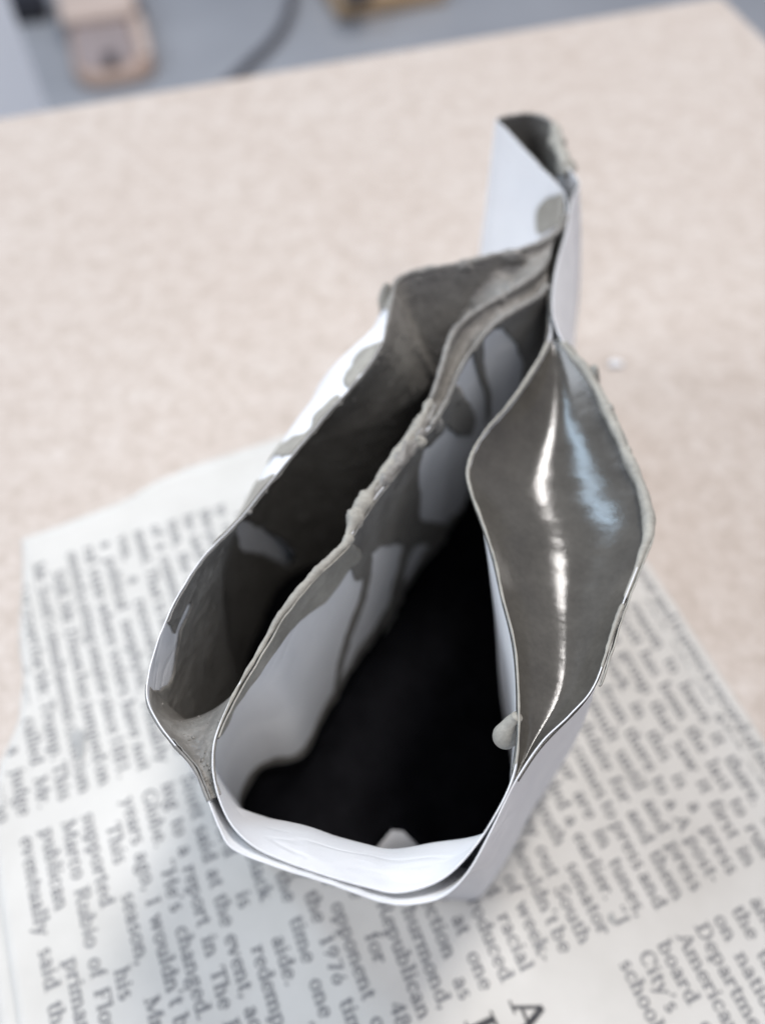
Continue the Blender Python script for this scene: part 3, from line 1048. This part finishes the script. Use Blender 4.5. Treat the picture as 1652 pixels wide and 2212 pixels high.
# --- slip on the inside of the inner wall
DRAPE = [[(455, 1600), (500, 1480), (560, 1375), (620, 1290), (690, 1215), (745, 1160), (770, 1180), (778, 1200), (745, 1235), (728, 1262), (700, 1296),
          (665, 1318), (625, 1352), (580, 1415), (540, 1470), (505, 1520), (470, 1590)]]
md = B.in_cols((464, 1600), (760, 1152)) & polys_mask(B, DRAPE, 3, 2.2, 48)
B.coat('slip_drape', md, -1, 0.55, M_DRY, inner, 0.07, 1.8, 68)
GREY = [
    [(735, 1165), (790, 1070), (870, 975), (912, 930), (915, 960), (900, 1012), (905, 1060), (903, 1120), (960, 1128), (960, 1175), (890, 1178), (880, 1200),
     (862, 1260), (866, 1290), (850, 1330), (836, 1400), (818, 1400), (830, 1330), (842, 1280), (838, 1270), (852, 1240), (868, 1180), (850, 1176), (815, 1182), (797, 1196),
     (792, 1225), (775, 1255), (745, 1256), (738, 1230), (760, 1200), (750, 1185)],
    [(972, 800), (985, 835), (1012, 868), (1026, 905), (1016, 940), (985, 944), (964, 925), (952, 880)],
    [(900, 925), (945, 880), (962, 905), (955, 935), (930, 955), (920, 970)],
    [(1015, 745), (1042, 715), (1040, 770), (1050, 820), (1062, 850), (1058, 905), (1045, 930), (1046, 860), (1030, 815), (1020, 780)],
    [(1050, 690), (1110, 655), (1175, 610), (1210, 600), (1210, 740), (1150, 840), (1120, 840), (1128, 790), (1110, 740), (1080, 706), (1060, 712)],
]
mg = B.in_cols((740, 1180), (1184, 735)) & polys_mask(B, GREY, 3.5, 1.8, 50)
B.coat('slip_coat', mg, -1, 0.35, M_SLIP, inner, 0.08, 1.3, 69)
RUNS = [[(791, 1195), (803, 1195), (789, 1290), (766, 1350), (743, 1420), (732, 1470), (718, 1600), (704, 1600), (719, 1470), (729, 1415), (752, 1345), (774, 1290)],
        [(866, 1175), (884, 1175), (868, 1260), (872, 1292), (856, 1335), (842, 1420), (820, 1420), (832, 1330), (846, 1282), (840, 1268), (856, 1235)],
        ]
mr = B.in_cols((612, 1318), (930, 920)) & polys_mask(B, RUNS, 3, 2.0, 52)
B.coat('slip_run', mr, -1, 0.3, M_SLIP, inner, 0.03, 1.3, 72, soft=1)
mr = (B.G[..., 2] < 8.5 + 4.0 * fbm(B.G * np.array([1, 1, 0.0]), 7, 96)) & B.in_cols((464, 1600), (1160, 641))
B.coat('painted_shade_band', mr, -1, 0.1, M_SLIP, inner, 0.03, 2, 73, edge=0.6)  # shade put into colour: grey band easing the wall's fade to black
# slip on the pocket-side faces
C.coat('slip_coat', np.ones((C.n, C.m), bool), -1, 0.16, M_SLIP, divider, 0.08, 1.3, 70)
C.coat('slip_coat', np.ones((C.n, C.m), bool), 1, 0.2, M_SLIP, divider, 0.08, 1.3, 71)


# --- slip lying between two walls
def fill(name, c1, c2, depth, mat, parent, power=1.6, amp=0.08, scale=1.4, seed=80, n=160, m=26, drop=0.35, skew=0.5, th=0.3, walls=None, smooth_rim=0):
    c1 = resample(np.asarray(c1), n, False)
    c2 = resample(np.asarray(c2), n, False)
    if smooth_rim:
        for c in (c1, c2):
            for ax in range(3):
                q = np.pad(c[:, ax], smooth_rim, mode='reflect', reflect_type='odd')
                c[:, ax] = np.convolve(q, np.ones(2 * smooth_rim + 1) / (2 * smooth_rim + 1), 'valid')
    d = np.interp(np.linspace(0, 1, n), np.linspace(0, 1, len(depth)), depth)
    ker = np.ones(25) / 25
    d = np.convolve(np.pad(d, 12, mode='edge'), ker, 'valid')
    w = np.linspace(0, 1, m)
    sk = np.interp(np.linspace(0, 1, n), np.linspace(0, 1, len(np.atleast_1d(skew))), np.atleast_1d(skew))[:, None]
    ww = np.where(w[None] < sk, 0.5 * w[None] / sk, 0.5 + 0.5 * (w[None] - sk) / (1 - sk))
    sag = 1 - np.abs(2 * ww - 1) ** power
    P = c1[:, None, :] * (1 - w[None, :, None]) + c2[:, None, :] * w[None, :, None]
    P[..., 2] -= drop + d[:, None] * sag
    P[..., 2] += amp * fbm(P, scale, seed) * np.minimum(1, sag * 3 + 0.4)
    if walls is not None:          # follow the lean of both walls as the surface drops
        for W, wt in ((walls[0], 1 - w), (walls[1], w)):
            ci = np.linspace(0, len(W) - 1, n).round().astype(int)
            for a in range(n):
                G = W[ci[a]][::-1]
                for ax in (0, 1):
                    P[a, :, ax] += (np.interp(P[a, :, 2], G[:, 2], G[:, ax]) - G[-1, ax]) * wt
    idx = np.arange(n * m).reshape(n, m)
    F = np.stack([idx[:-1, :-1], idx[1:, :-1], idx[1:, 1:], idx[:-1, 1:]], -1).reshape(-1, 4)
    e1 = P[1, 0] - P[0, 0]
    e2 = P[0, -1] - P[0, 0]
    if np.cross(e1, e2)[2] < 0:
        F = F[:, ::-1]
    o = mesh_obj(name, P.reshape(-1, 3), F, mat, parent)
    solidify(o, th, -1.0)
    return o, P


rb = B.rim((1184, 735), (1112, 1662))
ra = A.rim((1112, 1682), (1207, 722))[::-1]
wet, WETP = fill('slip_fill', rb, ra, [0.4, 2.5, 4.0, 4.6, 4.6, 4.2, 3.6, 2.8, 1.8, 0.8], M_WET, form, 2.0, 0.012, 4.0, 81, 260, 60, 0.3,
                 [0.5, 0.5, 0.5, 0.5, 0.54, 0.58, 0.63, 0.68, 0.7], smooth_rim=9)
# front-left pocket: a ramp of slip that drops away towards the back
bc = B.cols((468, 1720), (530, 1456))
ac = A.cols((321, 1478), (452, 1733))[::-1]
ramp_fill, _ = fill('slip_fill', B.G[bc, 0], A.G[ac, 0], [0.4, 0.5, 0.7, 1.0, 1.5, 2.2, 3.6, 7, 16, 26], M_SLIP, form, 2.4, 0.30, 1.1, 82, 160, 50, 0.6,
     walls=(B.G[bc], A.G[ac]))
# between divider and inner wall
cb = C.rim((746, 1166), (1188, 552))
bb_ = B.rim((752, 1163), (1184, 615))
fill('slip_fill', cb, bb_, [0.1, 0.1, 0.2, 0.3, 0.5, 1.4, 2.6, 2.6, 1.4, 1.2, 1.6, 1.2], M_SLIP, form, 2.0, 0.5, 1.5, 83, 240, 26, 0.3)

wa = A.rim((1200, 500), (985, 570))
wc = C.rim((1022, 676), (1186, 555))[::-1]
fill('slip_web', wa, wc, [0.3, 0.8, 1.6, 2.6, 4.5, 8.0], M_SLIP, form, 2.2, 0.75, 2.4, 84, 170, 60, 0.35, 0.45)
# --- near-black floor of the inner tube, its deep shade painted in
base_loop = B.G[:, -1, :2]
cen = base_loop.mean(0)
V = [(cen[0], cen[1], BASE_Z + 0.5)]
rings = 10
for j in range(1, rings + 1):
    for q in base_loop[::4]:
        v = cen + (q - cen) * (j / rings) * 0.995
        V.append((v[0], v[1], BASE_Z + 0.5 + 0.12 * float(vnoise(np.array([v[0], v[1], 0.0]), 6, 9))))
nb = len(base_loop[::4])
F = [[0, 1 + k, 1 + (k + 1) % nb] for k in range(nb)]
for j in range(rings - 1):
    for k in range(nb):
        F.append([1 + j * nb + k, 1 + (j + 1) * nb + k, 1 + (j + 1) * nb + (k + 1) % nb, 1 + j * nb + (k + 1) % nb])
mesh_obj('tube_shade_paint', V, F, M_SHADE, form)
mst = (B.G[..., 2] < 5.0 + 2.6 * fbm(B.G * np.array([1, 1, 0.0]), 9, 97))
B.coat('tube_shade_paint', mst, -1, 0.3, M_SHADE, inner, 0.03, 2, 98, edge=0.6)  # low wall painted near-black so it sinks into shade
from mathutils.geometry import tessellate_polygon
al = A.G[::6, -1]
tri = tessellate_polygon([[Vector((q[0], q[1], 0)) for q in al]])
mesh_obj('pocket_shade_floor', [(q[0], q[1], BASE_Z + 0.12) for q in al], [list(t) for t in tri], M_SHADE, form, smooth=False)  # near-black sheet standing in for the shade on the pocket floor


# --- beads of slip on the paper edges
def bead(name, pts, rad, mat, parent, lump=0.25, scale=1.5, lift=0.0):
    pts = np.asarray(pts)
    n = max(12, int(np.linalg.norm(np.diff(pts, axis=0), axis=1).sum() / 0.22))
    P = resample(pts, n, False)
    r = np.interp(np.linspace(0, 1, n), np.linspace(0, 1, len(rad)), rad)
    r = r * (1 + 0.5 * fbm(P, scale * 2.6, 91) + 0.25 * fbm(P, scale * 0.9, 93))
    r[0] *= 0.25
    r[-1] *= 0.25
    r[1] *= 0.6
    r[-2] *= 0.6
    P = P + np.array([0, 0, lift])
    V, F = tube(P, np.maximum(r, 0.05), 18, jitter=(lump, scale))
    return mesh_obj(name, V, F, mat, parent)


bead('slip_bead', B.rim((464, 1600), (690, 1230)), [0.10, 0.2, 0.3, 0.42, 0.55], M_DRY, inner, 0.14, 1.2, -0.15)
bead('slip_bead', B.rim((670, 1252), (760, 1152)), [0.45, 0.65, 0.5, 0.6], M_DRY, inner, 0.25, 1.1, -0.15)
bead('slip_bead', C.rim((746, 1166), (805, 1055)), [0.35, 0.75, 0.95, 0.6], M_DRY, divider, 0.3, 1.5, -0.15)
bead('slip_bead', C.rim((785, 1085), (930, 860)), [0.45, 0.6, 0.7, 0.6, 0.7, 0.55], M_DRY, divider, 0.35, 1.5, -0.1)
nmid = 120
mid = 0.5 * (resample(C.rim((785, 1085), (940, 838)), nmid, False) + resample(B.rim((790, 1105), (945, 895)), nmid, False))
bead('slip_crust', mid, [0.4, 0.8, 1.0, 0.9, 1.0, 0.7, 0.4], M_SLIP, divider, 0.55, 1.2, -0.35)
bead('slip_bead', C.rim((930, 860), (1188, 552)), [0.3, 0.34, 0.4, 0.38, 0.45, 0.5, 0.45], M_SLIP, divider, 0.2, 1.2, -0.1)
bead('slip_bead', B.rim((930, 920), (1184, 615)), [0.25, 0.2, 0.2, 0.26, 0.45, 0.55, 0.5], M_SLIP, inner, 0.16, 1.3, -0.05)
bead('slip_bead', B.rim((1184, 735), (1112, 1655)), [0.3, 0.24, 0.2, 0.2, 0.17, 0.17, 0.14, 0.14, 0.12], M_DRY, inner, 0.08, 1.2, -0.06)
bead('slip_bead', A.rim((1350, 1290), (1212, 735)), [0.2, 0.5, 0.7, 0.65, 0.75, 0.55, 0.75, 0.65, 0.65, 0.5], M_DRY, outer, 0.22, 2.2, -0.3)
bead('slip_bead', A.rim((1290, 1470), (1345, 1300)), [0.1, 0.2, 0.25], M_DRY, outer, 0.12, 1.0, -0.12)
bead('slip_bead', A.rim((1226, 358), (1190, 262)), [0.8, 1.1, 1.3, 1.0, 0.6], M_DRY, outer, 0.8, 1.6, -0.4)
bead('slip_bead', A.rim((1194, 266), (1075, 255)), [0.5, 0.4, 0.3, 0.2], M_SLIP, outer, 0.2, 1.6, -0.2)
bead('slip_bead', A.rim((1222, 462), (890, 588)), [0.5, 0.5, 0.4, 0.45, 0.42, 0.45], M_SLIP, outer, 0.22, 1.3, -0.15)
bead('slip_bead', A.rim((900, 586), (822, 748)), [0.42, 0.4, 0.25, 0.15], M_SLIP, outer, 0.12, 1.3, -0.12)
bead('slip_bead', A.rim((376, 1608), (452, 1735)), [0.08, 0.15, 0.12], M_SLIP, outer, 0.06, 1.0, -0.05)
# ridges that sagged down the back of the left pocket
for k0, dz, rr in ((4, 0.0, 0.5), (9, -0.4, 0.7)):
    cols = A.cols((1190, 508), (930, 580))
    q = A.G[cols, k0 + (np.arange(len(cols)) * 5 // len(cols))] - A.N[cols, k0] * 0.35
    bead('slip_ridge', q, [0.2, rr * 0.7, rr, rr * 0.6, 0.25], M_SLIP, outer, 0.35, 1.5, dz)


# --- hanging drops
def drop(name, centre, radii, tilt, mat, parent, seed=0, nu=28, nv=18):
    V, F = [], []
    for j in range(nv + 1):
        th = math.pi * j / nv
        for i in range(nu):
            ph = math.tau * i / nu
            # a tear shape, heavier below
            t = math.cos(th)
            rr = math.sin(th) * (1 - 0.32 * t)
            V.append((radii[0] * rr * math.cos(ph), radii[1] * rr * math.sin(ph), radii[2] * t))
    V = np.array(V)
    Rm = np.array(Matrix.Rotation(tilt[0], 3, 'X') @ Matrix.Rotation(tilt[1], 3, 'Y'))
    V = V @ Rm.T + np.asarray(centre)
    V += (V - np.asarray(centre)) * (0.07 * fbm(V, 2.2, 95 + seed))[:, None]
    for j in range(nv):
        for i in range(nu):
            F.append([j * nu + i, (j + 1) * nu + i, (j + 1) * nu + (i + 1) % nu, j * nu + (i + 1) % nu])
    return mesh_obj(name, V, F, mat, parent)


def near(sheet, X, Y, dz, out):
    i = sheet.col(X, Y)
    k = int(np.argmin(np.abs(sheet.G[i, :, 2] - (sheet.G[i, 0, 2] - dz))))
    return sheet.G[i, k] + sheet.N[i, k] * out



def drip(name, pts, R, mat, parent, seed=0):
    P = resample(catmull(pts, 12, False), 34, False)
    t = np.linspace(0, 1, 34)
    r = R * (0.45 + 0.55 * np.clip(t / 0.65, 0, 1) ** 1.2) * np.sqrt(np.clip(1 - np.clip((t - 0.62) / 0.38, 0, 1) ** 2.2, 0.002, 1))
    V, F = tube(P, r, 22, jitter=(0.10, 1.8))
    return mesh_obj(name, V, F, mat, parent)


drip('slip_drip', [near(B, 1121, 1545, 0.2, -0.15), near(B, 1121, 1555, 1.2, -0.7), near(B, 1121, 1570, 2.4, -1.2), near(B, 1120, 1585, 4.0, -1.5)], 1.35, M_DRY, inner)
drop('slip_drop', near(A, 852, 622, 2.4, 0.2), (1.2, 1.2, 3.0), (0.1, 0), M_DRY, outer, 2)
drop('slip_drop', near(A, 1272, 805, 2.2, 0.3), (1.1, 2.0, 3.2), (0, 0), M_DRY, outer, 3)
drop('slip_drop', near(A, 1312, 885, 1.4, 0.2), (0.8, 1.6, 1.9), (0, 0), M_DRY, outer, 7)
drop('slip_drop', near(A, 1352, 972, 1.2, 0.2), (0.8, 1.3, 1.6), (0, 0), M_DRY, outer, 8)
drop('slip_drop', near(B, 982, 820, 4.5, -0.2), (1.0, 0.8, 2.0), (0.1, 0), M_SLIP, inner, 5)
drop('slip_drop', near(B, 940, 905, 1.8, -0.2), (0.9, 0.9, 1.6), (0.1, 0), M_SLIP, inner, 6)

# clots of half-dry slip along the divider
for (sh, X, Y, dz, out, rad) in ((C, 768, 1120, 0.1, 0.0, (1.0, 1.3, 0.9)), (C, 790, 1080, 0.0, 0.1, (0.7, 1.1, 0.7)), (C, 850, 990, 0.1, 0, (0.7, 1.2, 0.6)),
                                 (C, 905, 912, 0.1, 0, (0.8, 0.9, 0.8)), 
                                 (B, 905, 948, 0.2, -0.2, (0.7, 0.8, 0.9)), (A, 1225, 350, 0.6, 0, (1.6, 1.8, 1.3)), (A, 1206, 300, 0.5, 0, (1.4, 1.8, 1.1)),
                                 (C, 985, 708, 0.1, 0, (0.6, 0.6, 0.6)), (C, 1085, 638, 0.3, 0, (0.7, 0.9, 0.6)), (A, 1000, 565, 0.4, -0.3, (1.4, 0.8, 0.8)),
                                 (A, 1100, 540, 0.5, -0.5, (1.8, 1.0, 0.9))):
    o = drop('slip_clot', near(sh, X, Y, dz, out), rad, (0.3 * rng.randn(), 0.3 * rng.randn()), M_DRY if Y > 880 or X > 1200 else M_SLIP,
             {id(A): outer, id(B): inner, id(C): divider}[id(sh)], int(X))
    co = np.empty(len(o.data.vertices) * 3)
    o.data.vertices.foreach_get('co', co)
    co = co.reshape(-1, 3) / MM
    c0 = co.mean(0)
    co = c0 + (co - c0) * (1 + 0.55 * fbm(co, 1.1, int(X) % 50))[:, None]
    o.data.vertices.foreach_set('co', (co * MM).ravel())
    o.data.update()

# --- a loose paper tab inside the tube
tp = [at(806, 1842, 9), at(846, 1794, 10), at(870, 1796, 10), at(914, 1840, 9), at(850, 1896, 4)]
o = mesh_obj('paper_tab', tp + [sum(tp) / 5 + np.array([0, 1.2, 0.4])], [[i, (i + 1) % 5, 5] for i in range(5)], M_PAPER, inner)
solidify(o, 0.12, 0)

# --- grit and crumbs of clay stuck to the slip
def grit(parent, pts, radii, mat):
    import bmesh
    bm = bmesh.new()
    bmesh.ops.create_icosphere(bm, subdivisions=1, radius=1.0)
    bv = np.array([tuple(v.co) for v in bm.verts])
    bm.verts.index_update()
    bf = np.array([[v.index for v in f.verts] for f in bm.faces])
    bm.free()
    V, F = [], []
    for i, (p, r) in enumerate(zip(pts, radii)):
        k = rng.uniform(0.6, 1.3, 3)
        V.append(bv * k * r * (1 + 0.25 * rng.uniform(-1, 1, (len(bv), 1))) + p)
        F.append(bf + i * len(bv))
    return tag(mesh_obj('slip_grit', np.concatenate(V), np.concatenate(F), mat, parent), kind='stuff')


def pick(o, n, test):
    me = o.data
    co = np.empty(len(me.vertices) * 3)
    me.vertices.foreach_get('co', co)
    co = co.reshape(-1, 3) / MM
    co = co[test(co, project(co))]
    return co[rng.randint(0, len(co), n)]


gp = pick(left_coat, 420, lambda c, p: (c[:, 2] > 25) & (p[:, 1] < 1200))
grit(outer, gp, 0.06 + 0.3 * rng.uniform(0, 1, len(gp)) ** 2.5, M_SLIP)
gp = pick(ramp_fill, 45, lambda c, p: c[:, 2] > 48)
grit(form, gp, rng.uniform(0.05, 0.30, len(gp)) ** 1.1, M_SLIP)

# ------------------------------------------------------------------ crumb on the table
cp = at(1328, 788, 0.0)
V, F = [], []
for j in range(7):
    th = math.pi * j / 6
    for i in range(10):
        ph = math.tau * i / 10
        r = 1 + 0.25 * math.sin(3 * ph + j)
        V.append((cp[0] + 1.7 * r * math.sin(th) * math.cos(ph), cp[1] + 1.1 * r * math.sin(th) * math.sin(ph), 0.45 + 0.45 * math.cos(th)))
for j in range(6):
    for i in range(10):
        F.append([j * 10 + i, (j + 1) * 10 + i, (j + 1) * 10 + (i + 1) % 10, j * 10 + (i + 1) % 10])
cr = mesh_obj('paper_crumb', V, F, M_PAPER)
tag(cr, 'tiny white paper crumb on the bare beige table top', 'crumb')
